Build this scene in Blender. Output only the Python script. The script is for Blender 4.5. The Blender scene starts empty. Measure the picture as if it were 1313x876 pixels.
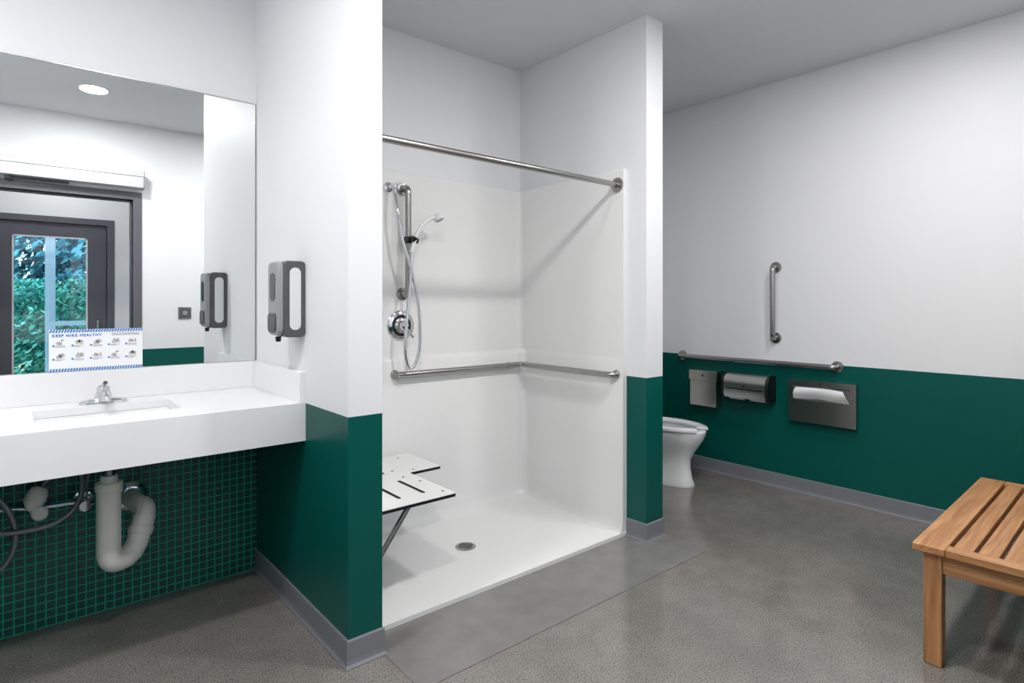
import bpy, bmesh, math, random
from mathutils import Vector, Matrix, noise
random.seed(3)
S = bpy.context.scene
try:
    S.view_settings.view_transform = 'Standard'
    S.view_settings.look = 'None'
except Exception: pass

# ------------------------------------------------------------------ materials
def lin(c):
    return tuple(((v/255)/12.92 if v/255 <= .04045 else ((v/255+.055)/1.055)**2.4) for v in c)+(1,)
def mat(name, rgb, rough=.5, metal=0, var=.04, scale=8, spec=.5, bump=0, bscale=200, coat=0):
    m = bpy.data.materials.new(name); m.use_nodes = True
    nt = m.node_tree; N = nt.nodes; L = nt.links
    b = N['Principled BSDF']
    c = lin(rgb)
    tc = N.new('ShaderNodeTexCoord')
    nz = N.new('ShaderNodeTexNoise'); nz.inputs['Scale'].default_value = scale; nz.inputs['Detail'].default_value = 4
    L.new(tc.outputs['Object'], nz.inputs['Vector'])
    r = N.new('ShaderNodeMapRange')
    r.inputs['To Min'].default_value = 1-var; r.inputs['To Max'].default_value = 1+var
    L.new(nz.outputs['Fac'], r.inputs['Value'])
    mx = N.new('ShaderNodeMix'); mx.data_type = 'RGBA'; mx.blend_type = 'MULTIPLY'; mx.inputs['Factor'].default_value = 1
    mx.inputs['A'].default_value = c
    L.new(r.outputs['Result'], mx.inputs['B'])
    L.new(mx.outputs['Result'], b.inputs['Base Color'])
    b.inputs['Roughness'].default_value = rough
    b.inputs['Metallic'].default_value = metal
    b.inputs['Specular IOR Level'].default_value = spec
    b.inputs['Coat Weight'].default_value = coat
    if bump:
        n2 = N.new('ShaderNodeTexNoise'); n2.inputs['Scale'].default_value = bscale
        L.new(tc.outputs['Object'], n2.inputs['Vector'])
        bp = N.new('ShaderNodeBump'); bp.inputs['Strength'].default_value = bump; bp.inputs['Distance'].default_value = .002
        L.new(n2.outputs['Fac'], bp.inputs['Height']); L.new(bp.outputs['Normal'], b.inputs['Normal'])
    return m

GREEN_Z = .914
def two_tone():
    m = mat('paint_white_over_green', (228, 229, 232), .5, var=.01, scale=3, bump=.12, bscale=350)
    nt = m.node_tree; N = nt.nodes; L = nt.links; b = N['Principled BSDF']
    g = N.new('ShaderNodeNewGeometry'); sp = N.new('ShaderNodeSeparateXYZ')
    L.new(g.outputs['Position'], sp.inputs[0])
    gt = N.new('ShaderNodeMath'); gt.operation = 'GREATER_THAN'; gt.inputs[1].default_value = GREEN_Z
    L.new(sp.outputs['Z'], gt.inputs[0])
    mx = N.new('ShaderNodeMix'); mx.data_type = 'RGBA'
    L.new(gt.outputs[0], mx.inputs['Factor'])
    mx.inputs['A'].default_value = lin((0, 83, 76))
    src = b.inputs['Base Color'].links[0].from_socket
    L.new(src, mx.inputs['B']); L.new(mx.outputs['Result'], b.inputs['Base Color'])
    rr = N.new('ShaderNodeMapRange'); rr.inputs['To Min'].default_value = .33; rr.inputs['To Max'].default_value = .5
    L.new(gt.outputs[0], rr.inputs['Value']); L.new(rr.outputs['Result'], b.inputs['Roughness'])
    r2 = N.new('ShaderNodeMapRange'); r2.inputs['To Min'].default_value = .28; r2.inputs['To Max'].default_value = .5
    L.new(gt.outputs[0], r2.inputs['Value']); L.new(r2.outputs['Result'], b.inputs['Specular IOR Level'])
    return m
M_wall = two_tone()
M_white = mat('paint_white', (228, 229, 232), .5, var=.01)
M_ceil = mat('paint_ceiling', (214, 216, 219), .7, var=.01)
M_base = mat('rubber_baseboard', (124, 126, 132), .4, var=.03)
M_acr = mat('acrylic_white', (231, 231, 231), .16, var=.008, coat=.3)
M_counter = mat('solid_surface_white', (234, 234, 236), .3, var=.01)
M_cer = mat('ceramic_white', (236, 238, 240), .08, var=.005, coat=.5)
M_steel = mat('stainless_brushed', (166, 165, 163), .24, 1, var=.10, scale=40)
M_steeld = mat('stainless_satin', (188, 184, 178), .26, 1, var=.08, scale=20)
M_chrome = mat('chrome', (215, 215, 218), .08, 1, var=.02)
M_pvc = mat('pvc_white', (240, 238, 234), .4, var=.02)
M_black = mat('plastic_black', (18, 18, 20), .35)
M_dgrey = mat('plastic_dark_grey', (84, 84, 88), .35, var=.03)
M_hose = mat('hose_grey', (140, 142, 146), .35, .6)
M_lgrey = mat('plastic_light_grey', (150, 151, 156), .35, var=.03)
M_smoke = mat('plastic_smoke', (50, 50, 54), .12)
M_offw = mat('plastic_off_white', (225, 226, 228), .4)
M_frame = mat('painted_metal_grey', (92, 92, 100), .45, var=.02)
M_alu = mat('aluminium_housing', (208, 210, 212), .35, .2, var=.02)
M_paper = mat('paper_white', (240, 242, 245), .7, var=.01)
M_blue = mat('print_blue', (0, 112, 190), .6)
M_ink = mat('print_grey', (95, 95, 100), .7)
M_ink2 = mat('print_light', (200, 196, 192), .7)
M_ink3 = mat('print_dark', (45, 45, 50), .7)
M_hole = mat('slot_dark', (8, 8, 8), .8)

def floor_mat(name, base, speck, rough):
    m = bpy.data.materials.new(name); m.use_nodes = True
    nt = m.node_tree; N = nt.nodes; L = nt.links; b = N['Principled BSDF']
    g = N.new('ShaderNodeNewGeometry')
    def nz(scale, det=5):
        n = N.new('ShaderNodeTexNoise'); n.inputs['Scale'].default_value = scale; n.inputs['Detail'].default_value = det
        L.new(g.outputs['Position'], n.inputs['Vector']); return n
    def ramp(src, stops):
        r = N.new('ShaderNodeValToRGB'); L.new(src, r.inputs[0])
        while len(r.color_ramp.elements) < len(stops): r.color_ramp.elements.new(.5)
        for e, (p, c) in zip(r.color_ramp.elements, stops): e.position = p; e.color = lin(c)
        return r
    big = nz(1.3, 5)
    c = base
    r1 = ramp(big.outputs['Fac'], [(.3, tuple(int(v*.92) for v in c)), (.7, tuple(min(255, int(v*1.07)) for v in c))])
    col = r1.outputs[0]
    def mult(col, other, fac):
        mx = N.new('ShaderNodeMix'); mx.data_type = 'RGBA'; mx.blend_type = 'MULTIPLY'; mx.inputs['Factor'].default_value = fac
        L.new(col, mx.inputs['A']); L.new(other, mx.inputs['B']); return mx.outputs['Result']
    med = nz(9, 5); r2 = ramp(med.outputs['Fac'], [(.3, (220, 220, 220)), (.65, (255, 255, 255))])
    col = mult(col, r2.outputs[0], .55)
    if speck:
        fine = nz(170, 4); r3 = ramp(fine.outputs['Fac'], [(.36, (135, 133, 130)), (.47, (222, 221, 219)), (.55, (240, 240, 240)), (.66, (255, 255, 255))])
        col = mult(col, r3.outputs[0], speck)
        v = N.new('ShaderNodeTexVoronoi'); v.inputs['Scale'].default_value = 55; L.new(g.outputs['Position'], v.inputs['Vector'])
        r4 = ramp(v.outputs['Distance'], [(.08, (70, 68, 66)), (.15, (255, 255, 255))])
        pm = ramp(nz(2.6, 3).outputs['Fac'], [(.42, (20, 20, 20)), (.62, (235, 235, 235))])
        mx = N.new('ShaderNodeMix'); mx.data_type = 'RGBA'; mx.blend_type = 'MULTIPLY'
        L.new(pm.outputs[0], mx.inputs['Factor']); L.new(col, mx.inputs['A']); L.new(r4.outputs[0], mx.inputs['B']); col = mx.outputs['Result']
    L.new(col, b.inputs['Base Color'])
    rr = N.new('ShaderNodeMapRange'); rr.inputs['To Min'].default_value = rough-.02; rr.inputs['To Max'].default_value = rough+.05
    L.new(med.outputs['Fac'], rr.inputs['Value']); L.new(rr.outputs['Result'], b.inputs['Roughness'])
    b.inputs['Specular IOR Level'].default_value = .85
    return m
M_floor = floor_mat('polished_concrete', (142, 138, 133), .85, .12)
M_strip = floor_mat('smooth_concrete', (124, 123, 121), 0, .24)

TS = .0335
def tile_mat():
    m = bpy.data.materials.new('mosaic_tile_green'); m.use_nodes = True
    nt = m.node_tree; N = nt.nodes; L = nt.links; b = N['Principled BSDF']
    g = N.new('ShaderNodeNewGeometry'); sp = N.new('ShaderNodeSeparateXYZ'); L.new(g.outputs['Position'], sp.inputs[0])
    outs = []
    for ax in ('X', 'Z'):
        a = N.new('ShaderNodeMath'); a.operation = 'MULTIPLY'; a.inputs[1].default_value = 1/TS; L.new(sp.outputs[ax], a.inputs[0])
        f = N.new('ShaderNodeMath'); f.operation = 'FRACT'; L.new(a.outputs[0], f.inputs[0])
        c = N.new('ShaderNodeMath'); c.operation = 'LESS_THAN'; c.inputs[1].default_value = .13; L.new(f.outputs[0], c.inputs[0])
        outs.append(c)
    mx = N.new('ShaderNodeMath'); mx.operation = 'MAXIMUM'; L.new(outs[0].outputs[0], mx.inputs[0]); L.new(outs[1].outputs[0], mx.inputs[1])
    nz = N.new('ShaderNodeTexNoise'); nz.inputs['Scale'].default_value = 12; L.new(g.outputs['Position'], nz.inputs['Vector'])
    tr = N.new('ShaderNodeValToRGB'); L.new(nz.outputs['Fac'], tr.inputs[0])
    tr.color_ramp.elements[0].color = lin((20, 70, 67)); tr.color_ramp.elements[1].color = lin((40, 90, 86))
    c = N.new('ShaderNodeMix'); c.data_type = 'RGBA'; L.new(mx.outputs[0], c.inputs['Factor'])
    L.new(tr.outputs[0], c.inputs['A']); c.inputs['B'].default_value = lin((10, 190, 155))
    L.new(c.outputs['Result'], b.inputs['Base Color'])
    r = N.new('ShaderNodeMapRange'); r.inputs['To Min'].default_value = .25; r.inputs['To Max'].default_value = .8
    L.new(mx.outputs[0], r.inputs['Value']); L.new(r.outputs['Result'], b.inputs['Roughness'])
    return m
M_tile = tile_mat()

def wood_mat(name, sc):
    m = bpy.data.materials.new(name); m.use_nodes = True
    nt = m.node_tree; N = nt.nodes; L = nt.links; b = N['Principled BSDF']
    tc = N.new('ShaderNodeTexCoord'); mp = N.new('ShaderNodeMapping'); mp.inputs['Scale'].default_value = sc
    L.new(tc.outputs['Object'], mp.inputs[0])
    n = N.new('ShaderNodeTexNoise'); n.inputs['Scale'].default_value = 2.2; n.inputs['Detail'].default_value = 6; n.inputs['Distortion'].default_value = .6
    L.new(mp.outputs[0], n.inputs['Vector'])
    r = N.new('ShaderNodeValToRGB'); L.new(n.outputs['Fac'], r.inputs[0])
    r.color_ramp.elements[0].position = .3; r.color_ramp.elements[0].color = lin((154, 102, 60))
    r.color_ramp.elements[1].position = .7; r.color_ramp.elements[1].color = lin((196, 146, 98))
    L.new(r.outputs[0], b.inputs['Base Color']); b.inputs['Roughness'].default_value = .42
    return m
M_wood = wood_mat('teak_wood', (1.5, 28, 28))
M_woodz = wood_mat('teak_wood_upright', (28, 28, 1.5))
M_woody = wood_mat('teak_wood_cross', (28, 1.5, 28))

def mirror_mat():
    m = bpy.data.materials.new('mirror_silver'); m.use_nodes = True
    b = m.node_tree.nodes['Principled BSDF']
    b.inputs['Base Color'].default_value = (.86, .88, .88, 1); b.inputs['Metallic'].default_value = 1; b.inputs['Roughness'].default_value = 0.0
    return m
M_mirror = mirror_mat()
def glass_mat():
    m = bpy.data.materials.new('window_glass'); m.use_nodes = True
    nt = m.node_tree; N = nt.nodes; L = nt.links
    N.remove(N['Principled BSDF'])
    t = N.new('ShaderNodeBsdfTransparent'); t.inputs[0].default_value = (.82, .95, .96, 1)
    g = N.new('ShaderNodeBsdfGlossy'); g.inputs['Roughness'].default_value = .01
    mx = N.new('ShaderNodeMixShader'); mx.inputs[0].default_value = .07
    L.new(t.outputs[0], mx.inputs[1]); L.new(g.outputs[0], mx.inputs[2]); L.new(mx.outputs[0], N['Material Output'].inputs[0])
    return m
M_glass = glass_mat()
def emit_mat(name, col, s):
    m = bpy.data.materials.new(name); m.use_nodes = True
    b = m.node_tree.nodes['Principled BSDF']
    b.inputs['Base Color'].default_value = (1, 1, 1, 1)
    b.inputs['Emission Color'].default_value = col; b.inputs['Emission Strength'].default_value = s
    return m
M_emit = emit_mat('lamp_lens', (1, .97, .93, 1), 6)

# ------------------------------------------------------------------ mesh helpers
def empty(name, loc=(0, 0, 0)):
    e = bpy.data.objects.new(name, None); e.empty_display_size = .05
    S.collection.objects.link(e); e.location = loc
    bpy.context.view_layer.update(); return e
def mesh(name, V, F, m, parent=None, smooth=False, bevel=0, bseg=3, mats=None):
    me = bpy.data.meshes.new(name); me.from_pydata([tuple(v) for v in V], [], F); me.update()
    bm = bmesh.new(); bm.from_mesh(me); bmesh.ops.remove_doubles(bm, verts=bm.verts, dist=1e-6)
    bmesh.ops.recalc_face_normals(bm, faces=bm.faces); bm.to_mesh(me); bm.free()
    me.materials.append(m)
    o = bpy.data.objects.new(name, me); S.collection.objects.link(o)
    if smooth:
        for p in me.polygons: p.use_smooth = True
        me.set_sharp_from_angle(angle=math.radians(smooth if smooth is not True else 40))
    if bevel:
        b = o.modifiers.new('bevel', 'BEVEL'); b.width = bevel; b.segments = bseg; b.limit_method = 'ANGLE'; b.angle_limit = math.radians(40)
        for p in me.polygons: p.use_smooth = True
        me.set_sharp_from_angle(angle=math.radians(40))
        b.harden_normals = False
    if parent: o.parent = parent; o.matrix_parent_inverse = parent.matrix_world.inverted()
    return o
def box(name, lo, hi, m, parent=None, bevel=0, bseg=3):
    x0, y0, z0 = lo; x1, y1, z1 = hi
    V = [(x0, y0, z0), (x1, y0, z0), (x1, y1, z0), (x0, y1, z0), (x0, y0, z1), (x1, y0, z1), (x1, y1, z1), (x0, y1, z1)]
    F = [(0, 1, 2, 3), (4, 5, 6, 7), (0, 1, 5, 4), (1, 2, 6, 5), (2, 3, 7, 6), (3, 0, 4, 7)]
    return mesh(name, V, F, m, parent, bevel=bevel, bseg=bseg)
def multibox(name, boxes, m, parent=None, bevel=0):
    V = []; F = []
    for lo, hi in boxes:
        x0, y0, z0 = lo; x1, y1, z1 = hi; n = len(V)
        V += [(x0, y0, z0), (x1, y0, z0), (x1, y1, z0), (x0, y1, z0), (x0, y0, z1), (x1, y0, z1), (x1, y1, z1), (x0, y1, z1)]
        F += [tuple(n+i for i in f) for f in [(0, 1, 2, 3), (4, 5, 6, 7), (0, 1, 5, 4), (1, 2, 6, 5), (2, 3, 7, 6), (3, 0, 4, 7)]]
    me = bpy.data.meshes.new(name); me.from_pydata(V, [], F)
    bm = bmesh.new(); bm.from_mesh(me); bmesh.ops.recalc_face_normals(bm, faces=bm.faces); bm.to_mesh(me); bm.free()
    me.materials.append(m); o = bpy.data.objects.new(name, me); S.collection.objects.link(o)
    if bevel:
        b = o.modifiers.new('bevel', 'BEVEL'); b.width = bevel; b.segments = 2
    if parent: o.parent = parent; o.matrix_parent_inverse = parent.matrix_world.inverted()
    return o
def prism(name, pts, lo, hi, axis, m, parent=None, bevel=0, smooth=False):
    """pts 2D outline; axis 'X': pts=(y,z); 'Y': (x,z); 'Z': (x,y)"""
    def p3(a, b, c):
        return {'X': (c, a, b), 'Y': (a, c, b), 'Z': (a, b, c)}[axis]
    n = len(pts)
    V = [p3(a, b, lo) for a, b in pts]+[p3(a, b, hi) for a, b in pts]
    F = [tuple(range(n)), tuple(range(2*n-1, n-1, -1))]+[(i, (i+1) % n, n+(i+1) % n, n+i) for i in range(n)]
    return mesh(name, V, F, m, parent, smooth=smooth, bevel=bevel)
def rrect(x0, y0, x1, y1, r, n=6):
    out = []
    for cx, cy, a0 in ((x1-r, y1-r, 0), (x0+r, y1-r, 90), (x0+r, y0+r, 180), (x1-r, y0+r, 270)):
        for i in range(n+1):
            a = math.radians(a0+90*i/n); out.append((cx+r*math.cos(a), cy+r*math.sin(a)))
    return out
def round_path(pts, f, n=8):
    pts = [Vector(p) for p in pts]; out = [pts[0]]
    for i in range(1, len(pts)-1):
        a, b, c = pts[i-1], pts[i], pts[i+1]
        d1 = (a-b); d2 = (c-b); ff = min(f, d1.length*.49, d2.length*.49)
        p = b+d1.normalized()*ff; q = b+d2.normalized()*ff
        for k in range(n+1):
            t = k/n; out.append(p*(1-t)**2+b*2*t*(1-t)+q*t*t)
    out.append(pts[-1]); return out
def catmull(pts, n=8):
    P = [Vector(p) for p in pts]; P = [2*P[0]-P[1]]+P+[2*P[-1]-P[-2]]; out = []
    for i in range(1, len(P)-2):
        for k in range(n):
            t = k/n
            out.append(.5*((2*P[i])+(-P[i-1]+P[i+1])*t+(2*P[i-1]-5*P[i]+4*P[i+1]-P[i+2])*t*t+(-P[i-1]+3*P[i]-3*P[i+1]+P[i+2])*t**3))
    out.append(P[-2]); return out
def sweep(name, path, r, m, parent=None, segs=18):
    path = [Vector(p) for p in path]; n = len(path)
    R = r if isinstance(r, (list, tuple)) else [r]*n
    V = []; F = []
    t0 = (path[1]-path[0]).normalized()
    up = Vector((0, 0, 1)) if abs(t0.z) < .9 else Vector((1, 0, 0))
    nrm = t0.cross(up).normalized()
    for i in range(n):
        t = (path[min(i+1, n-1)]-path[max(i-1, 0)]).normalized()
        nrm = (nrm-t*nrm.dot(t)).normalized(); bn = t.cross(nrm)
        for k in range(segs):
            a = 2*math.pi*k/segs; V.append(path[i]+(nrm*math.cos(a)+bn*math.sin(a))*R[i])
    for i in range(n-1):
        for k in range(segs):
            F.append((i*segs+k, i*segs+(k+1) % segs, (i+1)*segs+(k+1) % segs, (i+1)*segs+k))
    F.append(tuple(range(segs))); F.append(tuple((n-1)*segs+k for k in range(segs)))
    return mesh(name, V, F, m, parent, smooth=50)
def tube(name, pts, r, m, parent=None, f=.05, segs=18): return sweep(name, round_path(pts, f), r, m, parent, segs)
def lathe(name, prof, origin, axis, m, parent=None, segs=32):
    """prof: (radius, distance along axis)"""
    o = Vector(origin); ax = Vector(axis).normalized()
    u = ax.orthogonal().normalized(); w = ax.cross(u); V = []; F = []
    for r, h in prof:
        for k in range(segs):
            a = 2*math.pi*k/segs; V.append(o+ax*h+(u*math.cos(a)+w*math.sin(a))*max(r, 1e-5))
    n = len(prof)
    for i in range(n-1):
        for k in range(segs):
            F.append((i*segs+k, i*segs+(k+1) % segs, (i+1)*segs+(k+1) % segs, (i+1)*segs+k))
    F.append(tuple(range(segs))); F.append(tuple((n-1)*segs+k for k in range(segs)))
    return mesh(name, V, F, m, parent, smooth=35)
def loft(name, rings, m, parent=None, cap=(True, True), smooth=40):
    n = len(rings[0]); V = [p for r in rings for p in r]; F = []
    for i in range(len(rings)-1):
        for k in range(n): F.append((i*n+k, i*n+(k+1) % n, (i+1)*n+(k+1) % n, (i+1)*n+k))
    if cap[0]: F.append(tuple(range(n)))
    if cap[1]: F.append(tuple((len(rings)-1)*n+k for k in range(n)))
    return mesh(name, V, F, m, parent, smooth=smooth)
def flange(name, pos, axis, m, parent, r=.038):
    return lathe(name, [(r, 0), (r, .006), (r*.93, .011), (.021, .013), (.019, .02)], pos, axis, m, parent)

# ------------------------------------------------------------------ dimensions
CEIL = 2.935
XL, XR = -.75, 4.225
YB, YF = 3.10, -.06
P1a, P1b = .932, 1.069
P2a, P2b = 2.69, 2.84
PY = 2.03
VY = -1.29      # vestibule far wall

# ------------------------------------------------------------------ room shell
box('floor', (XL-.12, VY-.12, -.1), (XR+.12, YB+.12, 0), M_floor)
box('ceiling', (XL-.12, VY-.12, CEIL), (XR+.12, YB+.12, CEIL+.1), M_ceil)
box('wall_back', (XL-.12, YB, 0), (XR+.12, YB+.12, CEIL), M_wall)
box('wall_right', (XR, YF-.12, 0), (XR+.12, YB, CEIL), M_wall)
box('wall_left', (XL-.12, YF-.12, 0), (XL, YB, CEIL), M_wall)
box('wall_partition_sink', (P1a, PY, 0), (P1b, YB, CEIL), M_wall)
box('wall_partition_toilet', (P2a, PY, 0), (P2b, YB, CEIL), M_wall)
DO0, DO1, DOZ = -.14, .82, 2.26
multibox('wall_front', [((XL, YF-.12, 0), (DO0, YF, CEIL)), ((DO1, YF-.12, 0), (XR, YF, CEIL)), ((DO0, YF-.12, DOZ), (DO1, YF, CEIL))], M_wall)
# vestibule
V0, V1 = -.17, .75
box('wall_vestibule_left', (-.6, VY, 0), (-.5, YF-.12, CEIL), M_white)
box('wall_vestibule_right', (1.25, VY, 0), (1.35, YF-.12, CEIL), M_white)
multibox('wall_vestibule_end', [((-.6, VY-.12, 0), (V0, VY, CEIL)), ((V1, VY-.12, 0), (1.35, VY, CEIL)), ((V0, VY-.12, 2.14), (V1, VY, CEIL))], M_white)
multibox('floor_shower_threshold', [((P1b+.003, 1.75, 0), (2.86, PY-.0165, .0025)), ((P1b+.0175, PY-.0165, 0), (P2a-.0175, 2.165, .0025))], M_strip)

# baseboards (with small cove toe)
def bb_profile(name, p0, p1, nrm):
    p0 = Vector(p0+(0,)); p1 = Vector(p1+(0,)); n = Vector(nrm+(0,))
    prof = [(0, 0), (.016, 0), (.016, .004), (.009, .014), (.007, .03), (.007, .098), (.004, .103), (0, .103)]
    V = []
    for p in (p0, p1):
        for d, z in prof: V.append(p+n*d+Vector((0, 0, z)))
    k = len(prof)
    F = [(i, (i+1) % k, k+(i+1) % k, k+i) for i in range(k)]+[tuple(range(k)), tuple(range(k, 2*k))]
    return V, F
def baseboard(name, segs):
    V = []; F = []
    for s in segs:
        v, f = bb_profile(name, *s); n = len(V); V += v; F += [tuple(n+i for i in q) for q in f]
    me = bpy.data.meshes.new(name); me.from_pydata([tuple(v) for v in V], [], F)
    bm = bmesh.new(); bm.from_mesh(me); bmesh.ops.recalc_face_normals(bm, faces=bm.faces); bm.to_mesh(me); bm.free()
    me.materials.append(M_base); o = bpy.data.objects.new(name, me); S.collection.objects.link(o); return o
def wrap_baseboard(name, pts, side):
    """continuous mitred baseboard following a 2D path; offset to the side given"""
    prof = [(0, 0), (.016, 0), (.016, .004), (.009, .014), (.007, .03), (.007, .098), (.004, .103), (0, .103)]
    pts = [Vector(p) for p in pts]; V = []; F = []; k = len(prof)
    for i, p in enumerate(pts):
        ds = []
        if i > 0: ds.append((p-pts[i-1]).normalized())
        if i < len(pts)-1: ds.append((pts[i+1]-p).normalized())
        ns = [Vector((d.y, -d.x))*side for d in ds]
        n = ns[0] if len(ns) == 1 else (ns[0]+ns[1])
        if len(ns) == 2: n = n/(1+ns[0].dot(ns[1]))
        for d, z in prof: V.append((p.x+n.x*d, p.y+n.y*d, z))
    for i in range(len(pts)-1):
        for j in range(k): F.append((i*k+j, i*k+(j+1) % k, (i+1)*k+(j+1) % k, (i+1)*k+j))
    F.append(tuple(range(k))); F.append(tuple((len(pts)-1)*k+j for j in range(k)))
    mesh(name, V, F, M_base)
baseboard('baseboard_right', [((XR, YF), (XR, YB), (-1, 0))])
baseboard('baseboard_back', [((P2b, YB), (XR, YB), (0, -1))])
wrap_baseboard('baseboard_partition_sink', [(P1a, YB-.012), (P1a, PY), (P1b, PY), (P1b, 2.163)], 1)
wrap_baseboard('baseboard_partition_toilet', [(P2a, 2.163), (P2a, PY), (P2b, PY), (P2b, YB-.002)], 1)
baseboard('baseboard_front', [((.892, YF), (XR, YF), (0, 1)), ((XL, YF), (DO0-.07, YF), (0, 1))])
box('wall_tile_panel', (XL, YB-.01, 0), (P1a, YB, .90), M_tile)

# ------------------------------------------------------------------ entry door opening (frame + operator)
d1 = empty('door_1', (.34, YF, 0))
multibox('frame', [((DO0-.068, YF-.13, 0), (DO0, YF+.012, DOZ+.068)), ((DO1, YF-.13, 0), (DO1+.068, YF+.012, DOZ+.068)), ((DO0, YF-.13, DOZ), (DO1, YF+.012, DOZ+.068))], M_frame, d1)
multibox('stop', [((DO0, YF-.09, 0), (DO0+.016, YF-.05, DOZ)), ((DO1-.016, YF-.09, 0), (DO1, YF-.05, DOZ)), ((DO0, YF-.09, DOZ-.016), (DO1, YF-.05, DOZ))], M_frame, d1)
op = d1
Y1 = YF+.002
box('operator_housing', (-.24, Y1, 2.355), (.89, YF+.115, 2.50), M_alu, op, .006)
box('operator_end_cap', (.89, Y1, 2.352), (.897, YF+.118, 2.503), M_lgrey, op, .002)
box('operator_seam', (-.24, YF+.113, 2.452), (.89, YF+.117, 2.456), M_dgrey, op)
box('operator_arm', (-.05, YF+.02, 2.335), (.36, YF+.05, 2.35), M_frame, op, .003)
lathe('operator_arm_pivot', [(.025, 0), (.025, .03)], (-.03, YF+.035, 2.328), (0, 0, 1), M_frame, op)

# door 2 (glazed)
d2 = empty('door_2', (.29, VY, 0))
multibox('frame', [((V0-.05, VY-.13, 0), (V0, VY+.012, 2.20)), ((V1, VY-.13, 0), (V1+.065, VY+.012, 2.20)), ((V0, VY-.13, 2.14), (V1, VY+.012, 2.20))], M_frame, d2)
G0, G1, GZ0, GZ1 = -.011, .587, .62, 2.0
multibox('leaf', [((V0+.004, VY-.06, .01), (G0, VY-.015, 2.135)), ((G1, VY-.06, .01), (V1-.004, VY-.015, 2.135)), ((G0, VY-.06, GZ1), (G1, VY-.015, 2.135)), ((G0, VY-.06, .01), (G1, VY-.015, GZ0))], M_frame, d2)
multibox('glazing_bead', [((G0, VY-.02, GZ0), (G0+.014, VY-.008, GZ1)), ((G1-.014, VY-.02, GZ0), (G1, VY-.008, GZ1)), ((G0, VY-.02, GZ1-.014), (G1, VY-.008, GZ1)), ((G0, VY-.02, GZ0), (G1, VY-.008, GZ0+.014))], M_offw, d2)
box('glass', (G0, VY-.04, GZ0), (G1, VY-.034, GZ1), M_glass, d2)
tube('pull_handle', [(.67, VY-.015, .9), (.67, VY+.05, .9), (.67, VY+.05, 1.15), (.67, VY-.015, 1.15)], .011, M_steel, d2, .02)

# exterior
box('ground_outside', (-6, -9, -.12), (7, VY-.12, -.02), mat('paving_grey', (170, 170, 168), .8))
w = empty('window_1', (.3, -2.15, 0))
multibox('mullions', [((-1.2, -2.2, 0), (-1.14, -2.14, 2.6)), ((.27, -2.2, 0), (.36, -2.14, 2.6)), ((.80, -2.2, 0), (.83, -2.14, 2.6)), ((1.9, -2.2, 0), (1.96, -2.14, 2.6)),
   ((.36, -2.2, 1.08), (1.96, -2.15, 1.13)), ((-1.2, -2.2, 2.5), (1.96, -2.14, 2.6)), ((-1.2, -2.2, -.02), (1.96, -2.14, .1))], mat('window_frame_white', (250, 250, 250), .5), w)
def foliage(name, n, gen, cols, size):
    V = []; F = []; MI = []
    for i in range(n):
        p, s = gen(); s *= size
        a = Vector((random.uniform(-1, 1), random.uniform(-1, 1), random.uniform(-1, 1))).normalized()
        b = a.orthogonal().normalized(); c = a.cross(b)
        k = len(V)
        V += [p-b*s, p+c*s*.4, p+b*s, p-c*s*.4]; F.append((k, k+1, k+2, k+3)); MI.append(random.randrange(len(cols)))
    me = bpy.data.meshes.new(name); me.from_pydata([tuple(v) for v in V], [], F)
    for c in cols: me.materials.append(c)
    for p, mi in zip(me.polygons, MI): p.material_index = mi
    o = bpy.data.objects.new(name, me); S.collection.objects.link(o); return o
leafs = [mat('leaf_a', (60, 165, 130), .5), mat('leaf_b', (125, 212, 180), .5), mat('leaf_c', (30, 105, 90), .5)]
foliage('hedge', 20000, lambda: (Vector((random.uniform(-1.6, 3.2), -4.2+random.uniform(-.35, .35)+.15*math.sin(random.random()*9), random.uniform(-.02, 1.0)*1.65)), random.uniform(.6, 1.3)), leafs, .05)
firs = [mat('needle_a', (60, 150, 165), .5), mat('needle_b', (120, 200, 210), .5), mat('needle_c', (26, 85, 98), .5)]
def firgen():
    c = random.choice([(-.6, -6.2), (.35, -7.4), (1.2, -6.8), (2.9, -6.3)]); z = random.uniform(.5, 4.4)
    r = (4.6-z)*.36*(.75+.25*math.sin(z*9)); a = random.uniform(0, 6.28); q = r*math.sqrt(random.uniform(.4, 1))
    return Vector((c[0]+q*math.cos(a), c[1]+q*math.sin(a), z)), random.uniform(.6, 1.4)
fir = empty('fir_tree', (1.1, -6.4, 0))
ff = foliage('needles', 18000, firgen, firs, .085); ff.parent = fir; ff.matrix_parent_inverse = fir.matrix_world.inverted()
for i, c in enumerate([(-.6, -6.2), (.35, -7.4), (1.2, -6.8), (2.9, -6.3)]):
    lathe('trunk_%d' % (i+1), [(.12, 0), (.09, 1), (.03, 4.2)], (c[0], c[1], -.02), (0, 0, 1), mat('bark', (80, 64, 52), .9), fir)

# push plate by the door
pp = empty('door_push_plate', (1.235, YF, 1.24))
box('plate', (1.18, YF, 1.185), (1.29, YF+.008, 1.295), M_steel, pp, .003)
box('button', (1.19, YF+.008, 1.195), (1.28, YF+.016, 1.285), M_dgrey, pp, .004)
prism('symbol', rrect(1.215, 1.22, 1.255, 1.26, .015), YF+.016, YF+.018, 'Y', M_lgrey, pp)

# ------------------------------------------------------------------ mirror
mr = empty('wall_mirror', (.09, YB, 1.7))
box('glass', (XL+.01, YB-.005, 1.046), (P1a-.004, YB, 2.325), M_mirror, mr)
multibox('edge_trim', [((XL+.01, YB-.0075, 2.325), (P1a-.003, YB, 2.329)), ((P1a-.006, YB-.0075, 1.046), (P1a-.002, YB, 2.325))], M_steel, mr)

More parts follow.
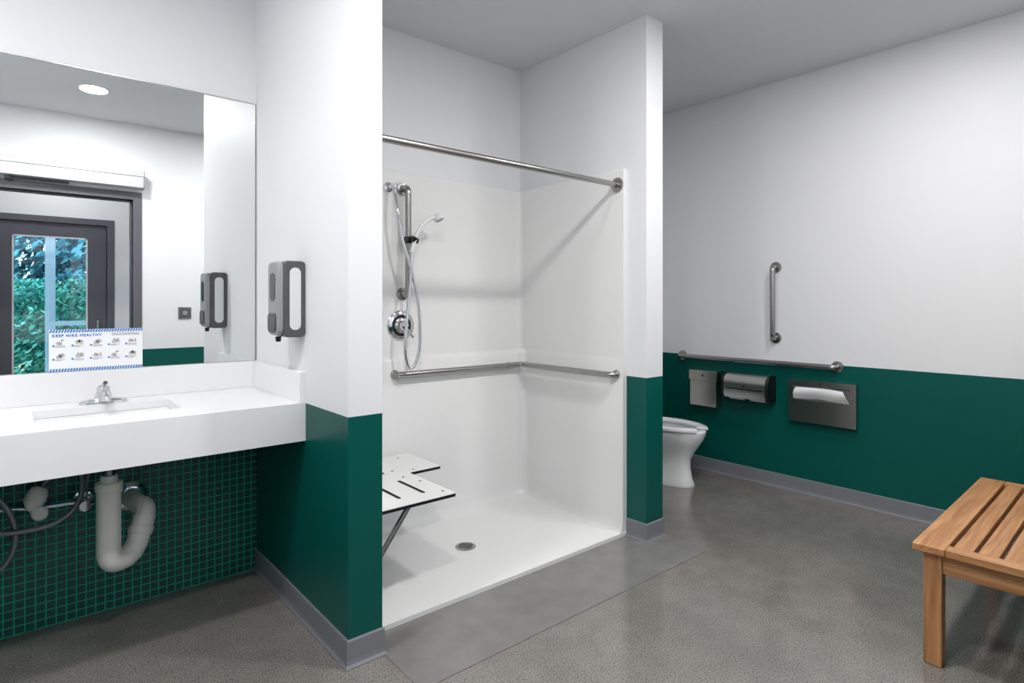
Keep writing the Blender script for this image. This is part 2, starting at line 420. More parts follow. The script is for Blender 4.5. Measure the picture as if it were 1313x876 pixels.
# ------------------------------------------------------------------ vanity counter
CT = .915; CF = 2.44
B0, B1, BY0, BY1 = .055, .512, 2.63, 2.915
vc = empty('sink_counter', (.09, 2.8, CT))
multibox('slab', [((XL, CF, CT-.03), (B0, YB-.01, CT)), ((B1, CF, CT-.03), (P1a, YB-.01, CT)), ((B0, CF, CT-.03), (B1, BY0, CT)), ((B0, BY1, CT-.03), (B1, YB-.01, CT))], M_counter, vc)
box('front_apron', (XL, CF, .757), (P1a, CF+.03, CT-.03), M_counter, vc)
box('backsplash', (XL, YB-.024, CT), (P1a, YB, 1.043), M_counter, vc, .002)
box('side_splash', (P1a-.022, CF+.005, CT), (P1a, YB-.024, 1.043), M_counter, vc, .002)
def rr3(x0, y0, x1, y1, r, z): return [Vector((a, b, z)) for a, b in rrect(x0, y0, x1, y1, r)]
loft('basin', [rr3(B0-.02, BY0-.02, B1+.02, BY1+.02, .04, CT-.031), rr3(B0-.002, BY0-.002, B1+.002, BY1+.002, .03, CT-.031), rr3(B0+.002, BY0+.002, B1-.002, BY1-.002, .03, CT-.045),
  rr3(B0+.02, BY0+.02, B1-.02, BY1-.02, .04, CT-.13), rr3(B0+.05, BY0+.04, B1-.05, BY1-.04, .05, CT-.155), rr3(.26, 2.75, .31, 2.8, .02, CT-.162)], M_cer, vc, cap=(False, True))
loft('basin_shell', [rr3(B0-.02, BY0-.02, B1+.02, BY1+.02, .04, CT-.032), rr3(B0-.01, BY0-.01, B1+.01, BY1+.01, .04, CT-.14), rr3(B0+.05, BY0+.04, B1-.05, BY1-.04, .05, CT-.17)], M_cer, vc, cap=(False, True))
lathe('basin_drain', [(.022, 0), (.022, .003), (.014, .001), (.001, .001)], (.285, 2.775, CT-.1625), (0, 0, 1), M_chrome, vc)

# faucet
fc = empty('sink_faucet', (.288, 2.985, CT))
FX, FY = .288, 2.985
loft('base', [rr3(FX-.085, FY-.026, FX+.085, FY+.026, .0255, CT), rr3(FX-.085, FY-.026, FX+.085, FY+.026, .0255, CT+.006), rr3(FX-.078, FY-.022, FX+.078, FY+.022, .0215, CT+.014), rr3(FX-.04, FY-.02, FX+.04, FY+.02, .0195, CT+.02)], M_chrome, fc)
lathe('body', [(.032, 0), (.03, .02), (.026, .035), (.022, .045)], (FX, FY, CT+.01), (0, 0, 1), M_chrome, fc)
sweep('spout', catmull([(FX, FY, CT+.03), (FX, FY-.04, CT+.042), (FX, FY-.085, CT+.042), (FX, FY-.112, CT+.033), (FX, FY-.118, CT+.022)]), .0135, M_chrome, fc)
lathe('handle_dome', [(.024, 0), (.025, .01), (.02, .02), (.008, .027), (.001, .028)], (FX, FY, CT+.05), (0, .1, 1), M_chrome, fc)
sweep('lever', catmull([(FX, FY+.0, CT+.07), (FX, FY-.03, CT+.083), (FX, FY-.065, CT+.09)]), [.009]*8+[.007]*8+[.008], M_chrome, fc)

# p-trap
pt = empty('sink_drain_trap', (.285, 2.775, .5))
lathe('tailpiece_flange', [(.03, 0), (.04, .01), (.04, .03), (.022, .035), (.02, .17)], (.285, 2.775, .745), (0, 0, -1), M_steel, pt)
lathe('tailpiece_nut', [(.028, 0), (.03, .01), (.03, .035), (.026, .045)], (.285, 2.775, .66), (0, 0, -1), M_pvc, pt)
trap = round_path([(.285, 2.775, .63), (.285, 2.775, .31), (.375, 2.835, .31), (.42, 2.87, .45)], .075, 12)
sweep('trap_bend', trap, .041, M_pvc, pt, 28)
sweep('trap_arm', round_path([(.402, 2.856, .395), (.432, 2.88, .478), (.397, 2.97, .478), (.397, YB-.01, .476)], .055, 10), .037, M_pvc, pt, 28)
for i, (p, ax) in enumerate([((.285, 2.775, .60), (0, 0, 1)), ((.398, 2.853, .38), (.3, .24, .95)),]):
    lathe('collar_%d' % (i+1), [(.043, 0), (.046, .004), (.046, .03), (.043, .034)], p, ax, M_pvc, pt)
lathe('wall_escutcheon', [(.065, 0), (.064, .004), (.05, .012), (.037, .016)], (.397, YB-.01, .476), (0, -1, 0), M_chrome, pt)

# supply valves and hoses
sv = empty('water_supply_valves', (.15, YB-.01, .5))
for i, x in enumerate((.08, .225)):
    lathe('escutcheon_%d' % (i+1), [(.036, 0), (.035, .004), (.018, .010)], (x, YB-.01, .50), (0, -1, 0), M_chrome, sv)
    lathe('valve_body_%d' % (i+1), [(.013, 0), (.013, .05), (.019, .055), (.019, .085), (.013, .088)], (x, YB-.01, .50), (0, -1, 0), M_chrome, sv)
    lathe('outlet_%d' % (i+1), [(.011, 0), (.011, .03), (.015, .032), (.015, .048)], (x, YB-.08, .50), (0, 0, 1), M_chrome, sv)
    lathe('knob_%d' % (i+1), [(.016, 0), (.027, .006), (.027, .024), (.02, .03)], (x, YB-.098, .50), (0, -1, 0), M_pvc if i == 0 else M_chrome, sv)
sweep('hose_1', catmull([(.08, YB-.08, .54), (.10, YB-.09, .62), (.17, YB-.12, .66), (.215, YB-.12, .62), (.19, YB-.13, .50), (.08, YB-.14, .45), (-.1, YB-.14, .49), (-.2, YB-.12, .72), (-.2, YB-.1, .80)]), .010, M_hose, sv, 12)
sweep('hose_2', catmull([(.225, YB-.08, .54), (.235, YB-.08, .60), (.25, YB-.09, .70), (.27, YB-.1, .80)]), .009, M_hose, sv, 12)
sweep('hose_3', catmull([(-.28, YB-.06, .56), (-.1, YB-.1, .62), (-.01, YB-.12, .52), (.0, YB-.12, .38), (-.08, YB-.11, .29), (-.25, YB-.1, .34)]), .011, M_hose, sv, 12)
sweep('supply_pipe', catmull([(-.4, YB-.045, .535), (-.1, YB-.045, .525), (.08, YB-.045, .505), (.225, YB-.045, .50)]), .010, M_chrome, sv, 12)
lathe('mixing_valve', [(.02, 0), (.03, .01), (.036, .03), (.036, .06), (.024, .075), (.015, .09)], (.085, YB-.1, .60), (-.45, -.1, -1), M_pvc, sv)

# sign on the mirror
sg = empty('handwashing_sign', (.275, YB-.03, 1.13))
SX0, SX1, SZ0, SZ1 = .112, .442, 1.0445, 1.220; SY = YB-.012
box('board', (SX0, SY, SZ0), (SX1, SY+.003, SZ1), M_paper, sg)
V = []; F = []
for z0 in (SZ0, SZ1-.013):
    n = 34; st = (SX1-SX0)/n
    for i in range(n):
        k = len(V); x = SX0+i*st
        V += [(x, SY-.0005, z0), (x+st*.62, SY-.0005, z0), (min(x+st*1.2, SX1), SY-.0005, z0+.013), (min(x+st*.58, SX1), SY-.0005, z0+.013)]; F.append((k, k+1, k+2, k+3))
mesh('striped_border', V, F, M_blue, sg)
def text(name, s, size, x, z, m, bold=0):
    cu = bpy.data.curves.new(name, 'FONT'); cu.body = s; cu.size = size; cu.offset = bold; cu.extrude = .0002; cu.space_character = 1.25
    o = bpy.data.objects.new(name, cu); S.collection.objects.link(o)
    o.rotation_euler = (math.pi/2, 0, 0); o.location = (x, SY-.0006, z)
    bpy.context.view_layer.update()
    me = bpy.data.meshes.new_from_object(o); me.transform(o.matrix_world)
    bpy.data.objects.remove(o)
    me.materials.clear(); me.materials.append(m)
    q = bpy.data.objects.new(name, me); S.collection.objects.link(q); q.parent = sg; q.matrix_parent_inverse = sg.matrix_world.inverted()
text('title', 'KEEP NIKE HEALTHY', .0150, SX0+.010, SZ1-.030, M_blue, .0006)
V = []; F = []; V2 = []; F2 = []; V3 = []; F3 = []; V4 = []; F4 = []
def quad(VV, FF, x0, z0, x1, z1, y=SY-.0006):
    k = len(VV); VV += [(x0, y, z0), (x1, y, z0), (x1, y, z1), (x0, y, z1)]; FF.append((k, k+1, k+2, k+3))
def ell(VV, FF, cx, cz, rx, rz, y, rot=0, n=14):
    k = len(VV)
    for i in range(n):
        a = 2*math.pi*i/n; ex = rx*math.cos(a); ez = rz*math.sin(a)
        VV.append((cx+ex*math.cos(rot)-ez*math.sin(rot), y, cz+ex*math.sin(rot)+ez*math.cos(rot)))
    FF.append(tuple(range(k, k+n)))
def outline_ell(cx, cz, rx, rz, rot, y, th=.0008, n=20):
    k = len(V4)
    for i in range(n):
        a = 2*math.pi*i/n
        for s in (0, 1):
            ex = (rx+s*th)*math.cos(a); ez = (rz+s*th)*math.sin(a)
            V4.append((cx+ex*math.cos(rot)-ez*math.sin(rot), y, cz+ex*math.sin(rot)+ez*math.cos(rot)))
    for i in range(n):
        j = (i+1) % n; F4.append((k+2*i, k+2*i+1, k+2*j+1, k+2*j))
def hand(cx, cz, rot, k=1.0, spread=.28, flip=1):
    """outlined palm, four fingers and a thumb"""
    c, s = math.cos(rot), math.sin(rot)
    def P(x, z): x *= flip; return cx+k*(x*c-z*s), cz+k*(x*s+z*c)
    x, z = P(0, 0); ell(V2, F2, x, z, .0062*k, .0050*k, SY-.0006, rot); outline_ell(x, z, .0062*k, .0050*k, rot, SY-.0008)
    for q in range(4):
        x, z = P(.0085-.0006*abs(q-1.5), .004-.0027*q); r = rot+(spread*(1.5-q)*.35)*flip
        ell(V2, F2, x, z, .0048*k, .0012*k, SY-.00075, r, 10); outline_ell(x, z, .0048*k, .0012*k, r, SY-.00085, .0005, 10)
    x, z = P(.001, .0068); ell(V2, F2, x, z, .0038*k, .0013*k, SY-.00075, rot+.7*flip, 10); outline_ell(x, z, .0038*k, .0013*k, rot+.7*flip, SY-.00085, .0005, 10)
for r in range(2):
    for c in range(5):
        cx = SX0+.038+c*.0635; cz = SZ1-.055-r*.056; kind = (c+r*2) % 5
        if kind == 0:      # hands under the tap
            hand(cx-.008, cz-.003, -.1); quad(V4, F4, cx+.002, cz+.010, cx+.012, cz+.0125, SY-.0008); quad(V4, F4, cx+.002, cz+.005, cx+.0045, cz+.011, SY-.0008)
        elif kind == 1:    # palm to palm
            hand(cx-.006, cz, .9); hand(cx+.006, cz, -.9, flip=-1)
        elif kind == 2:    # one hand over the other
            hand(cx-.007, cz-.003, .15); hand(cx+.007, cz+.003, -.15, flip=-1)
        elif kind == 3:    # single open hand
            hand(cx-.003, cz, .35, 1.45, .6)
        else:              # hand with bottle
            hand(cx-.009, cz, .1); quad(V2, F2, cx+.006, cz-.007, cx+.014, cz+.005, SY-.0007); quad(V4, F4, cx+.0085, cz+.005, cx+.0115, cz+.010, SY-.0008)
        ell(V3, F3, cx-.0235, cz-.0125, .004, .004, SY-.0006)
        for q in range(2): quad(V, F, cx-.0175, cz-.0135-q*.0045, cx+.016-q*.012*((c+r) % 2), cz-.0121-q*.0045)
for q in range(3): quad(V, F, SX0+.215, SZ1-.020-q*.0042, SX1-.012, SZ1-.0186-q*.0042)
mesh('caption_lines', V, F, M_ink, sg); mesh('hand_drawings', V2, F2, M_ink2, sg); mesh('step_numbers', V3, F3, M_blue, sg); mesh('hand_outlines', V4, F4, M_ink3, sg)

# soap dispenser on side wall
sd = empty('soap_dispenser', (P1a, 2.505, 1.35))
D0, D1, DZ0, DZ1 = 2.44, 2.57, 1.19, 1.505
prism('side_frame', rrect(P1a-.088, DZ0, P1a, DZ1, .018), D0, D1, 'Y', M_dgrey, sd, .004)
prism('front_cover', rrect(D0+.004, DZ0+.008, D1-.004, DZ1-.003, .03), P1a-.113, P1a-.086, 'X', M_lgrey, sd, .008)
prism('level_window', rrect(D0+.035, DZ0+.15, D1-.035, DZ1-.05, .025), P1a-.1155, P1a-.112, 'X', M_smoke, sd, .001)
prism('push_bar', rrect(D0+.02, DZ0+.02, D1-.02, DZ0+.1, .02), P1a-.12, P1a-.112, 'X', M_dgrey, sd, .003)
for i, (a, b) in enumerate(((D0-.0015, D0+.001), (D1-.001, D1+.0015))):
    prism('side_inset_%d' % (i+1), rrect(P1a-.066, DZ0+.03, P1a-.02, DZ1-.028, .022), a, b, 'Y', M_offw, sd)
lathe('nozzle', [(.012, 0), (.01, .02), (.006, .022)], (P1a-.09, 2.505, DZ0+.002), (0, 0, -1), M_black, sd)
prism('key_lock', rrect(P1a-.06, DZ1-.001, P1a-.03, DZ1+.002, .0012), 2.49, 2.52, 'Y', M_black, sd)

# ------------------------------------------------------------------ shower surround + pan
su = empty('shower_surround', (1.88, 2.6, 0))
SYF = 2.168; SI = .03
def upath(ins, ib, r, z, n=8):
    xl, xr, yb = P1b+ins, P2a-ins, YB-ib
    P = [Vector((P1b+.0005, SYF, z)), Vector((xl, SYF, z))]
    for cx, a0, a1 in ((xl+r, 180, 90), (xr-r, 90, 0)):
        for i in range(n+1):
            a = math.radians(a0+(a1-a0)*i/n); P.append(Vector((cx+r*math.cos(a), yb-r+r*math.sin(a), z)))
    P += [Vector((xr, SYF, z)), Vector((P2a-.0005, SYF, z))]
    return P
lv = [(2.10, .0005, .0005, .02), (2.10, .024, .024, .03), (2.094, .029, .029, .035), (1.03, .03, .03, .045), (1.018, .03, .032, .046), (1.008, .031, .05, .055), (.995, .033, .058, .06),
      (.14, .035, .062, .07), (.08, .037, .07, .075), (.045, .042, .085, .085), (.028, .052, .11, .1), (.022, .068, .14, .11)]
rings = [upath(i, ib, r, z) for z, i, ib, r in lv]; n = len(rings[0]); V = [p for q in rings for p in q]; F = []
for i in range(len(rings)-1):
    for k in range(n-1): F.append((i*n+k, i*n+k+1, (i+1)*n+k+1, (i+1)*n+k))
# sloped pan to drain
DR = Vector((1.871, 2.608, .012)); last = (len(rings)-1)*n
peri = [V[last+k] for k in range(1, n-1)]
m1 = len(peri)
ring_in = []
for p in peri:
    d = Vector((p.x-DR.x, p.y-DR.y)); d.normalize(); ring_in.append(Vector((DR.x+d.x*.055, DR.y+d.y*.055, DR.z)))
k0 = len(V); V += ring_in
for k in range(m1-1): F.append((last+1+k, last+2+k, k0+k+1, k0+k))
F.append((last+1, k0, k0+m1-1, last+n-2))
F.append(tuple(range(k0, k0+m1)))
mesh('panels_and_pan', V, F, M_acr, su, smooth=35)
box('pan_front_lip', (P1b+.001, SYF-.004, 0), (P2a-.001, SYF+.002, .0225), M_acr, su, .0015)
dr = empty('shower_drain', tuple(DR))
lathe('grate', [(.055, 0), (.055, .003), (.05, .005), (.001, .005)], DR, (0, 0, 1), M_steel, dr)
V = []; F = []
for i in range(-4, 5):
    for j in range(-4, 5):
        if i*i+j*j < 18:
            cx, cy = DR.x+i*.0095, DR.y+j*.0095; k = len(V)
            V += [(cx-.003, cy-.003, DR.z+.0055), (cx+.003, cy-.003, DR.z+.0055), (cx+.003, cy+.003, DR.z+.0055), (cx-.003, cy+.003, DR.z+.0055)]; F.append((k, k+1, k+2, k+3))
mesh('grate_holes', V, F, M_hole, dr)

# curtain rod
RZ = 2.012
cr = empty('shower_curtain_rod', (1.88, 2.21, RZ))
sweep('rod', [(P1b+SI, 2.21, RZ), (P2a-SI, 2.21, RZ)], .016, M_steel, cr, 24)
flange('flange_1', (P1b+SI, 2.21, RZ), (1, 0, 0), M_steel, cr, .042); flange('flange_2', (P2a-SI, 2.21, RZ), (-1, 0, 0), M_steel, cr, .042)

# L grab bar in the shower
gb = empty('shower_grab_bar', (2.1, 2.98, .92))
gz = .92; gy = YB-.06-.04; gx = P2a-.035-.045
tube('bar', [(1.68, YB-.0605, gz), (1.68, gy, gz), (gx, gy, gz), (gx, 2.215, gz), (P2a-.0345, 2.215, gz)], .0175, M_steel, gb, .045)
flange('flange_1', (1.68, YB-.0585, gz), (0, -1, 0), M_steel, gb, .026); flange('flange_2', (P2a-.0335, 2.215, gz), (-1, 0, 0), M_steel, gb, .026)
tube('post', [(2.50, YB-.0585, gz), (2.50, gy, gz)], .011, M_steel, gb)
lathe('post_collar', [(.0195, -.012), (.0195, .012)], (2.50, gy, gz), (1, 0, 0), M_steel, gb)

# hand shower set
hs = empty('hand_shower', (1.74, 3.0, 1.7))
SW = YB-.03
tube('slide_bar', [(1.745, SW, 2.0), (1.745, 3.0, 2.0), (1.745, 3.0, 1.385), (1.745, SW, 1.385)], .0185, M_steel, hs, .05)
flange('slide_bar_flange_1', (1.745, SW, 2.0), (0, -1, 0), M_steel, hs); flange('slide_bar_flange_2', (1.745, SW, 1.385), (0, -1, 0), M_steel, hs)
lathe('outlet_escutcheon', [(.03, 0), (.028, .006), (.014, .01), (.012, .06), (.015, .06), (.015, .085)], (1.655, SW, 2.0), (0, -1, 0), M_chrome, hs)
lathe('outlet_elbow', [(.013, 0), (.013, .045), (.01, .055)], (1.655, SW-.075, 2.005), (0, 0, -1), M_chrome, hs)
box('holder_clamp', (1.72, 2.965, 1.675), (1.775, 3.025, 1.715), M_black, hs, .008)
lathe('holder_knob', [(.016, 0), (.018, .005), (.018, .03), (.012, .034)], (1.77, 2.99, 1.695), (1, 0, 0), M_black, hs)
lathe('holder_cup', [(.013, 0), (.019, .03)], (1.742, 2.945, 1.68), (.4, -.15, .9), M_black, hs)
hp = [(1.735, 2.945, 1.62), (1.757, 2.94, 1.70), (1.79, 2.93, 1.77), (1.835, 2.92, 1.815), (1.875, 2.905, 1.83)]
hh = catmull(hp, 6); sweep('handle', hh, [.0105+.005*i/len(hh) for i in range(len(hh))], M_offw, hs)
lathe('spray_head', [(.012, -.03), (.026, -.015), (.031, 0), (.031, .01), (.027, .014), (.001, .014)], (1.89, 2.90, 1.825), (.35, -.35, -.85), M_offw, hs)
lathe('spray_plate', [(.025, .0142), (.025, .0155), (.001, .0155)], (1.89, 2.90, 1.825), (.35, -.35, -.85), M_lgrey, hs)
sweep('hose', catmull([(1.655, 2.995, 1.96), (1.655, 2.96, 1.85), (1.68, 2.945, 1.68), (1.735, 2.935, 1.5), (1.775, 2.93, 1.3), (1.78, 2.93, 1.1), (1.75, 2.93, .985), (1.71, 2.93, .965), (1.685, 2.93, 1.06), (1.70, 2.935, 1.25), (1.725, 2.94, 1.45), (1.735, 2.943, 1.60), (1.736, 2.945, 1.63)], 10), .009, M_chrome, hs, 12)
va = empty('shower_mixing_valve', (1.735, SW, 1.2))
lathe('escutcheon', [(.088, 0), (.088, .004), (.08, .01), (.05, .012), (.03, .02), (.028, .05), (.022, .058), (.001, .06)], (1.735, SW, 1.2), (0, -1, 0), M_chrome, va, 40)
sweep('lever', catmull([(1.735, SW-.045, 1.2), (1.76, SW-.05, 1.165), (1.79, SW-.05, 1.13)], 6), .009, M_chrome, va)
lathe('scale_ring', [(.062, 0), (.062, .002), (.056, .002)], (1.735, SW-.0115, 1.2), (0, -1, 0), M_black, va, 40)

# folding seat
st = empty('folding_shower_seat', (1.4, 2.6, .46))
sz = .46
outline = [(1.15, 2.235), (1.555, 2.235), (1.555, 2.66), (1.75, 2.66), (1.75, 3.02), (1.15, 3.02)]
def rounded(poly, r, n=5):
    out = []
    for i in range(len(poly)):
        a = Vector(poly[i-1]); b = Vector(poly[i]); c = Vector(poly[(i+1) % len(poly)])
        p = b+(a-b).normalized()*r; q = b+(c-b).normalized()*r
        for k in range(n+1):
            t = k/n; v = p*(1-t)**2+b*2*t*(1-t)+q*t*t; out.append((v.x, v.y))
    return out
ro = rounded(outline, .018)
prism('seat_core', ro, sz-.014, sz-.0008, 'Z', M_black, st)
def inset(poly, d):
    c = []
    n = len(poly)
    for i in range(n):
        a = Vector(poly[i-1]); b = Vector(poly[i]); e = Vector(poly[(i+1) % n]); t = (e-a).normalized(); nn = Vector((-t.y, t.x)); v = b+nn*d; c.append((v.x, v.y))
    return c
prism('seat_face', inset(ro, .0015), sz-.0008, sz+.001, 'Z', M_acr, st)
for i, (x, y0, y1) in enumerate([(1.44, 2.33, 2.57), (1.315, 2.33, 2.57), (1.19, 2.33, 2.57), (1.44, 2.72, 2.94), (1.315, 2.72, 2.94)]):
    prism('slot_%d' % (i+1), rrect(x-.009, y0, x+.009, y1, .0088), sz+.001, sz+.0016, 'Z', M_hole, st)
for i, (x, y) in enumerate([(1.49, 2.61), (1.52, 2.50), (1.52, 2.30), (1.60, 2.70), (1.65, 2.95), (1.5, 2.74), (1.38, 2.66)]):
    lathe('screw_%d' % (i+1), [(.007, 0), (.007, .0012), (.001, .0015)], (x, y, sz+.001), (0, 0, 1), M_dgrey, st, 12)
for i, y in enumerate((2.31, 2.62, 2.96)):
    box('cross_frame_%d' % (i+1), (1.14, y-.012, sz-.039), (1.40, y+.012, sz-.014), M_steel, st, .003)
for i, y in enumerate((2.31, 2.96)):
    tube('leg_%d' % (i+1), [(1.35, y, sz-.03), (1.125, y, .13)], .0125, M_steel, st)
    box('leg_bracket_%d' % (i+1), (P1b+.036, y-.02, .09), (1.14, y+.02, .17), M_steel, st, .004)
    box('hinge_%d' % (i+1), (P1b+.036, y-.03, sz-.05), (1.17, y+.03, sz+.012), M_steel, st, .004)
tube('leg_crossbar', [(1.20, 2.31, .237), (1.20, 2.96, .237)], .009, M_steel, st)

# ------------------------------------------------------------------ toilet
TX = 3.755
to = empty('toilet', (TX, 2.7, 0))
def egg(z, yf, yb, hw, n=40, sq=2.2, cx=TX):
    out = []; L_ = yb-yf; cy = yf+L_*.52
    for i in range(n):
        a = 2*math.pi*i/n; c, s = math.cos(a), math.sin(a)
        e = 2/sq; x = math.copysign(abs(c)**e, c)*hw; y = math.copysign(abs(s)**(e if s > 0 else 1), s)
        y = y*(yb-cy) if s > 0 else y*(cy-yf)
        out.append(Vector((cx+x, cy+y, z)))
    return out
loft('bowl', [egg(0, 2.425, 2.98, .13), egg(.012, 2.422, 2.98, .132), egg(.05, 2.44, 2.98, .122), egg(.13, 2.455, 2.98, .115), egg(.19, 2.452, 2.985, .12), egg(.25, 2.42, 2.99, .137), egg(.30, 2.385, 3.0, .158), egg(.345, 2.355, 3.02, .177), egg(.38, 2.340, 3.04, .186), egg(.405, 2.336, 3.04, .188), egg(.413, 2.343, 3.035, .182),
   egg(.413, 2.39, 2.88, .135), egg(.37, 2.40, 2.86, .13), egg(.28, 2.47, 2.80, .085), egg(.25, 2.53, 2.74, .05)], M_cer, to)
# open-front seat ring
def seat_ring():
    out = egg(0, 2.325, 2.90, .193, 56, 2.1); inn = egg(0, 2.41, 2.83, .118, 56, 2.1)
    order = [(i+42) % 56 for i in range(3, 54)]
    prof = [(0, .417), (0, .431), (.12, .440), (.5, .443), (.88, .438), (1, .431), (1, .417)]
    rings = []
    for i in order:
        o, q = out[i], inn[i]
        rings.append([Vector((o.x+(q.x-o.x)*t, o.y+(q.y-o.y)*t, z)) for t, z in prof])
    return rings
loft('seat', seat_ring(), M_cer, to)
box('seat_hinge', (TX-.1, 2.86, .414), (TX+.1, 2.90, .446), M_offw, to, .006)
loft('tank', [rr3(TX-.2, 2.905, TX+.2, 3.092, .03, .42), rr3(TX-.22, 2.90, TX+.22, 3.092, .03, .5), rr3(TX-.23, 2.895, TX+.23, 3.092, .03, .75)], M_cer, to)
loft('tank_lid', [rr3(TX-.238, 2.885, TX+.238, 3.094, .03, .75), rr3(TX-.238, 2.885, TX+.238, 3.094, .03, .775), rr3(TX-.225, 2.9, TX+.225, 3.09, .03, .785)], M_cer, to)
tube('flush_lever', [(TX+.17, 2.9, .69), (TX+.17, 2.875, .69), (TX+.09, 2.87, .685)], .007, M_chrome, to, .01)
for s in (-1, 1): lathe('bolt_cap_%s' % ('l' if s < 0 else 'r'), [(.013, 0), (.012, .01), (.001, .016)], (TX+s*.122, 2.72, .012), (0, 0, 1), M_cer, to, 16)

# ------------------------------------------------------------------ right wall fittings
def gbar(name, a, b, z_or=None):
    a = Vector(a); b = Vector(b); e = empty(name, tuple((a+b)/2))
    off = Vector((-.055, 0, 0)); q = Vector((-.001, 0, 0))
    tube('bar', [a+q, a+off, b+off, b+q], .0185, M_steel, e, .04, 22)
    flange('flange_1', a+q, (-1, 0, 0), M_steel, e, .04); flange('flange_2', b+q, (-1, 0, 0), M_steel, e, .04)
gbar('grab_bar', (XR, 2.82, .902), (XR, 1.62, .902))
gbar('grab_bar', (XR, 2.04, 1.59), (XR, 2.04, 1.08))

nd = empty('sanitary_napkin_disposal', (XR, 2.585, .66))
y0, y1, z0, z1 = 2.455, 2.70, .525, .80
prism('body', [(XR, z0), (XR-.095, z0), (XR-.095, z1-.05), (XR-.085, z1), (XR, z1)], y0+.008, y1-.008, 'Y', M_steeld, nd, .003)
box('lid', (XR-.1, y0, z1-.075), (XR, y1, z1+.004), M_steeld, nd, .004)
lathe('lock', [(.008, 0), (.008, .003), (.001, .003)], (XR-.1, (y0+y1)/2, z1-.035), (-1, 0, 0), M_black, nd, 14)

tp = empty('toilet_paper_dispenser', (XR, 2.2, .7))
y0, y1, z0, z1 = 2.04, 2.40, .615, .80
def hood(off):
    pts = []
    for a in range(0, 11):
        t = math.radians(9*a)
        pts.append((XR-.065-(.06+off)*math.cos(t), z1-.065+(.065+off)*math.sin(t)))
    return pts
hb = [(XR, z0), (XR-.08, z0), (XR-.112, z0+.02), (XR-.125, z0+.05)]+hood(0)+[(XR, z1)]
prism('housing', hb, y0+.018, y1-.018, 'Y', M_black, tp, 0, 30)
for i, (a, b) in enumerate(((y0, y0+.018), (y1-.018, y1))):
    eb = [(XR, z0-.004), (XR-.085, z0-.004), (XR-.118, z0+.016), (XR-.131, z0+.05)]+hood(.006)+[(XR, z1+.006)]
    prism('end_cap_%d' % (i+1), eb, a, b, 'Y', M_black, tp, .004)
outer = [(XR-.118, z0+.014), (XR-.129, z0+.05)]+hood(.004)+[(XR-.02, z1+.004)]
inner = [(XR-.02, z1+.001)]+list(reversed(hood(.001)))+[(XR-.126, z0+.05), (XR-.115, z0+.016)]
M_steelb = mat('stainless_bright', (215, 213, 210), .3, 1, var=.04)
prism('steel_hood', outer+inner, y0+.02, y1-.02, 'Y', M_steelb, tp, 0, 30)
box('hood_slot', (XR-.1315, y0+.04, z0+.078), (XR-.1285, y1-.04, z0+.086), M_black, tp)
box('hood_key', (XR-.1315, (y0+y1)/2-.006, z0+.10), (XR-.1265, (y0+y1)/2+.006, z0+.112), M_black, tp)
for i, (a, b) in enumerate(((y0+.04, y0+.15), (y0+.2, y0+.31))):
    sweep('paper_roll_%d' % (i+1), [(XR-.066, a, z0+.044), (XR-.066, b, z0+.044)], .050, M_paper, tp, 32)

sc = empty('toilet_seat_cover_dispenser', (XR, 1.715, .65))
y0, y1, z0, z1 = 1.49, 1.93, .51, .80
SXf = XR-.05
box('case', (SXf+.004, y0+.004, z0+.003), (XR, y1-.004, z1-.003), M_steeld, sc)
oy0, oy1, oz0, oz1 = y0+.035, y1-.035, z1-.135, z1-.04
multibox('face', [((SXf-.003, y0, z0), (SXf+.005, y1, oz0)), ((SXf-.003, y0, oz1), (SXf+.005, y1, z1)), ((SXf-.003, y0, oz0), (SXf+.005, oy0, oz1)), ((SXf-.003, oy1, oz0), (SXf+.005, y1, oz1))], M_steeld, sc)
box('opening_back', (SXf+.003, oy0, oz0), (SXf+.0045, oy1, oz1), M_ink, sc)
V = []; F = []; ny = 16; nz_ = 8
for i in range(ny+1):
    for j in range(nz_+1):
        t = i/ny; s = j/nz_; w_ = 1-.15*s**2
        y = (oy0+oy1)/2+(t-.5)*(oy1-oy0-.010)*w_
        V.append((SXf+.001-.04*math.sin(s*math.pi*.65)-.006*math.sin(t*9+s*2), y, oz0+.002+(oz1-oz0-.006)*(s*.95)+.006*math.sin(t*math.pi)))
for i in range(ny):
    for j in range(nz_): k = i*(nz_+1)+j; F.append((k, k+1, k+nz_+2, k+nz_+1))
mesh('paper_covers', V, F, M_paper, sc, smooth=60)
tube('lip', [(SXf-.004, oy0, oz0), (SXf-.004, oy1, oz0)], .004, M_steel, sc)
lathe('lock', [(.006, 0), (.006, .003), (.001, .003)], (SXf-.003, (y0+y1)/2, z1-.018), (-1, 0, 0), M_black, sc, 14)

# ------------------------------------------------------------------ bench
bx0, by1, bz = 2.55, .72, .445
bx1, by0 = bx0+1.22, by1-.50
be = empty('wooden_bench', (bx0, by1, 0))
th = .028; rw = .10
box('rail_back', (bx0, by1-rw, bz-th), (bx1, by1, bz), M_wood, be, .004)
box('rail_front', (bx0, by0, bz-th), (bx1, by0+rw, bz), M_wood, be, .004)
e0, e1 = by0+rw+.001, by1-rw-.001
box('end_rail_1', (bx0+.001, e0, bz-th), (bx0+.06, e1, bz-.0005), M_woody, be, .003)
box('end_rail_2', (bx1-.06, e0, bz-th), (bx1-.001, e1, bz-.0005), M_woody, be, .003)
ns = 4; gap = .013; wsl = (e1-e0-gap*(ns+1))/ns
for i in range(ns):
    y = e0+gap+i*(wsl+gap)
    box('slat_%d' % (i+1), (bx0+.061, y, bz-th), (bx1-.061, y+wsl, bz-.001), M_wood, be, .003)
for i, x in enumerate((bx0+.035, (bx0+bx1)/2-.03, bx1-.09)):
    box('under_batten_%d' % (i+1), (x, by0+.05, bz-th-.03), (x+.055, by1-.05, bz-th), M_woody, be, .002)
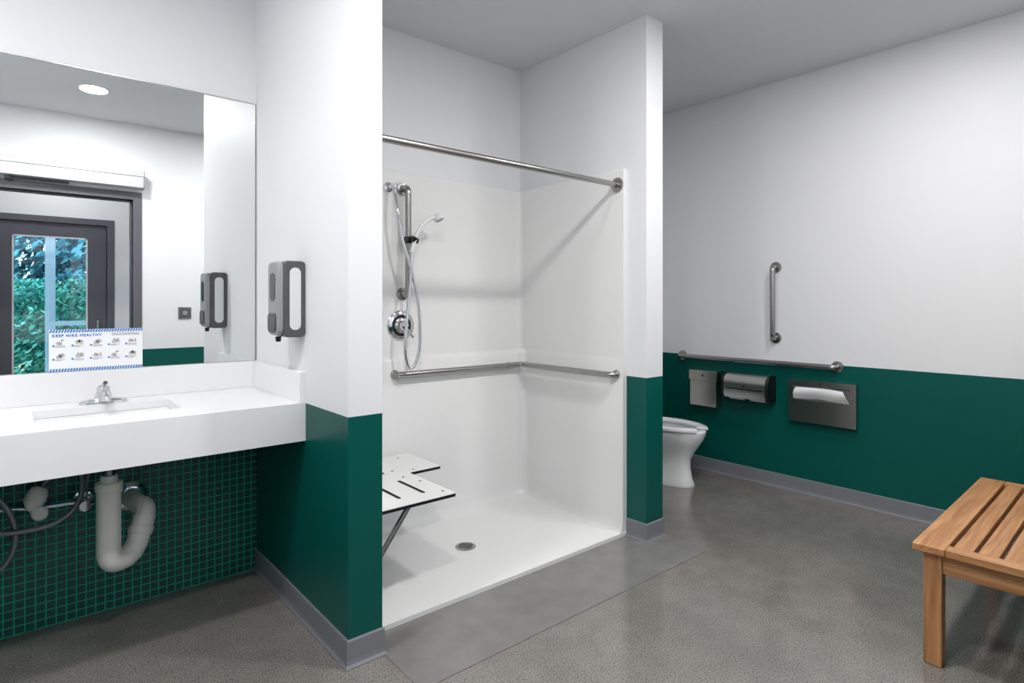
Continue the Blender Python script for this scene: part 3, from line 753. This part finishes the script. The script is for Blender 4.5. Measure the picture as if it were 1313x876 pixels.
lg = .058; li = .028
for i, (x, y) in enumerate([(bx0+li, by0+li), (bx1-li-lg, by0+li), (bx0+li, by1-li-lg), (bx1-li-lg, by1-li-lg)]):
    o = box('leg_%d' % (i+1), (x, y, 0), (x+lg, y+lg, bz-th), M_woodz, be, .005)
for i, y in enumerate((by0+li+.008, by1-li-.032)):
    box('apron_long_%d' % (i+1), (bx0+li+lg, y, bz-th-.075), (bx1-li-lg, y+.024, bz-th), M_wood, be, .003)
for i, x in enumerate((bx0+li+.008, bx1-li-.032)):
    box('apron_short_%d' % (i+1), (x, by0+li+lg, bz-th-.075), (x+.024, by1-li-lg, bz-th), M_woody, be, .003)
be.rotation_euler = (0, 0, math.radians(2))

# ------------------------------------------------------------------ lights
def downlight(x, y, power, r=.085, spread=180):
    e = empty('recessed_downlight', (x, y, CEIL))
    lathe('trim', [(.1, 0), (.1, .004), (.088, .007), (.084, .002)], (x, y, CEIL), (0, 0, -1), M_white, e, 40)
    lathe('lens', [(.084, 0), (.084, .002), (.001, .002)], (x, y, CEIL), (0, 0, -1), M_emit, e, 40)
    l = bpy.data.lights.new('downlight_lamp', 'AREA'); l.shape = 'DISK'; l.size = r*2; l.energy = power; l.color = (1, .985, .965); l.spread = math.radians(spread)
    o = bpy.data.objects.new('lamp', l); S.collection.objects.link(o); o.location = (x, y, CEIL-.012); o.parent = e; o.matrix_parent_inverse = e.matrix_world.inverted()
downlight(.46, .80, 25)
downlight(-.32, 1.70, 26)
downlight(1.95, .95, 30)
downlight(3.1, .92, 17)
downlight(.35, -.7, 9)

wd = bpy.data.worlds.new('sky'); S.world = wd; wd.use_nodes = True
nt = wd.node_tree; bg = nt.nodes['Background']
sk = nt.nodes.new('ShaderNodeTexSky'); sk.sky_type = 'NISHITA'; sk.sun_disc = False; sk.sun_elevation = math.radians(50); sk.sun_rotation = math.radians(20)
nt.links.new(sk.outputs[0], bg.inputs[0]); bg.inputs[1].default_value = .9

# ------------------------------------------------------------------ camera
cam = bpy.data.cameras.new('camera'); co = bpy.data.objects.new('camera', cam); S.collection.objects.link(co)
co.location = (0, 0, 1.33); co.rotation_euler = (math.radians(90), 0, math.radians(-40.15))
cam.sensor_width = 36; cam.lens = 758/1313*36; cam.shift_y = -49/1313; cam.clip_start = .02
S.camera = co
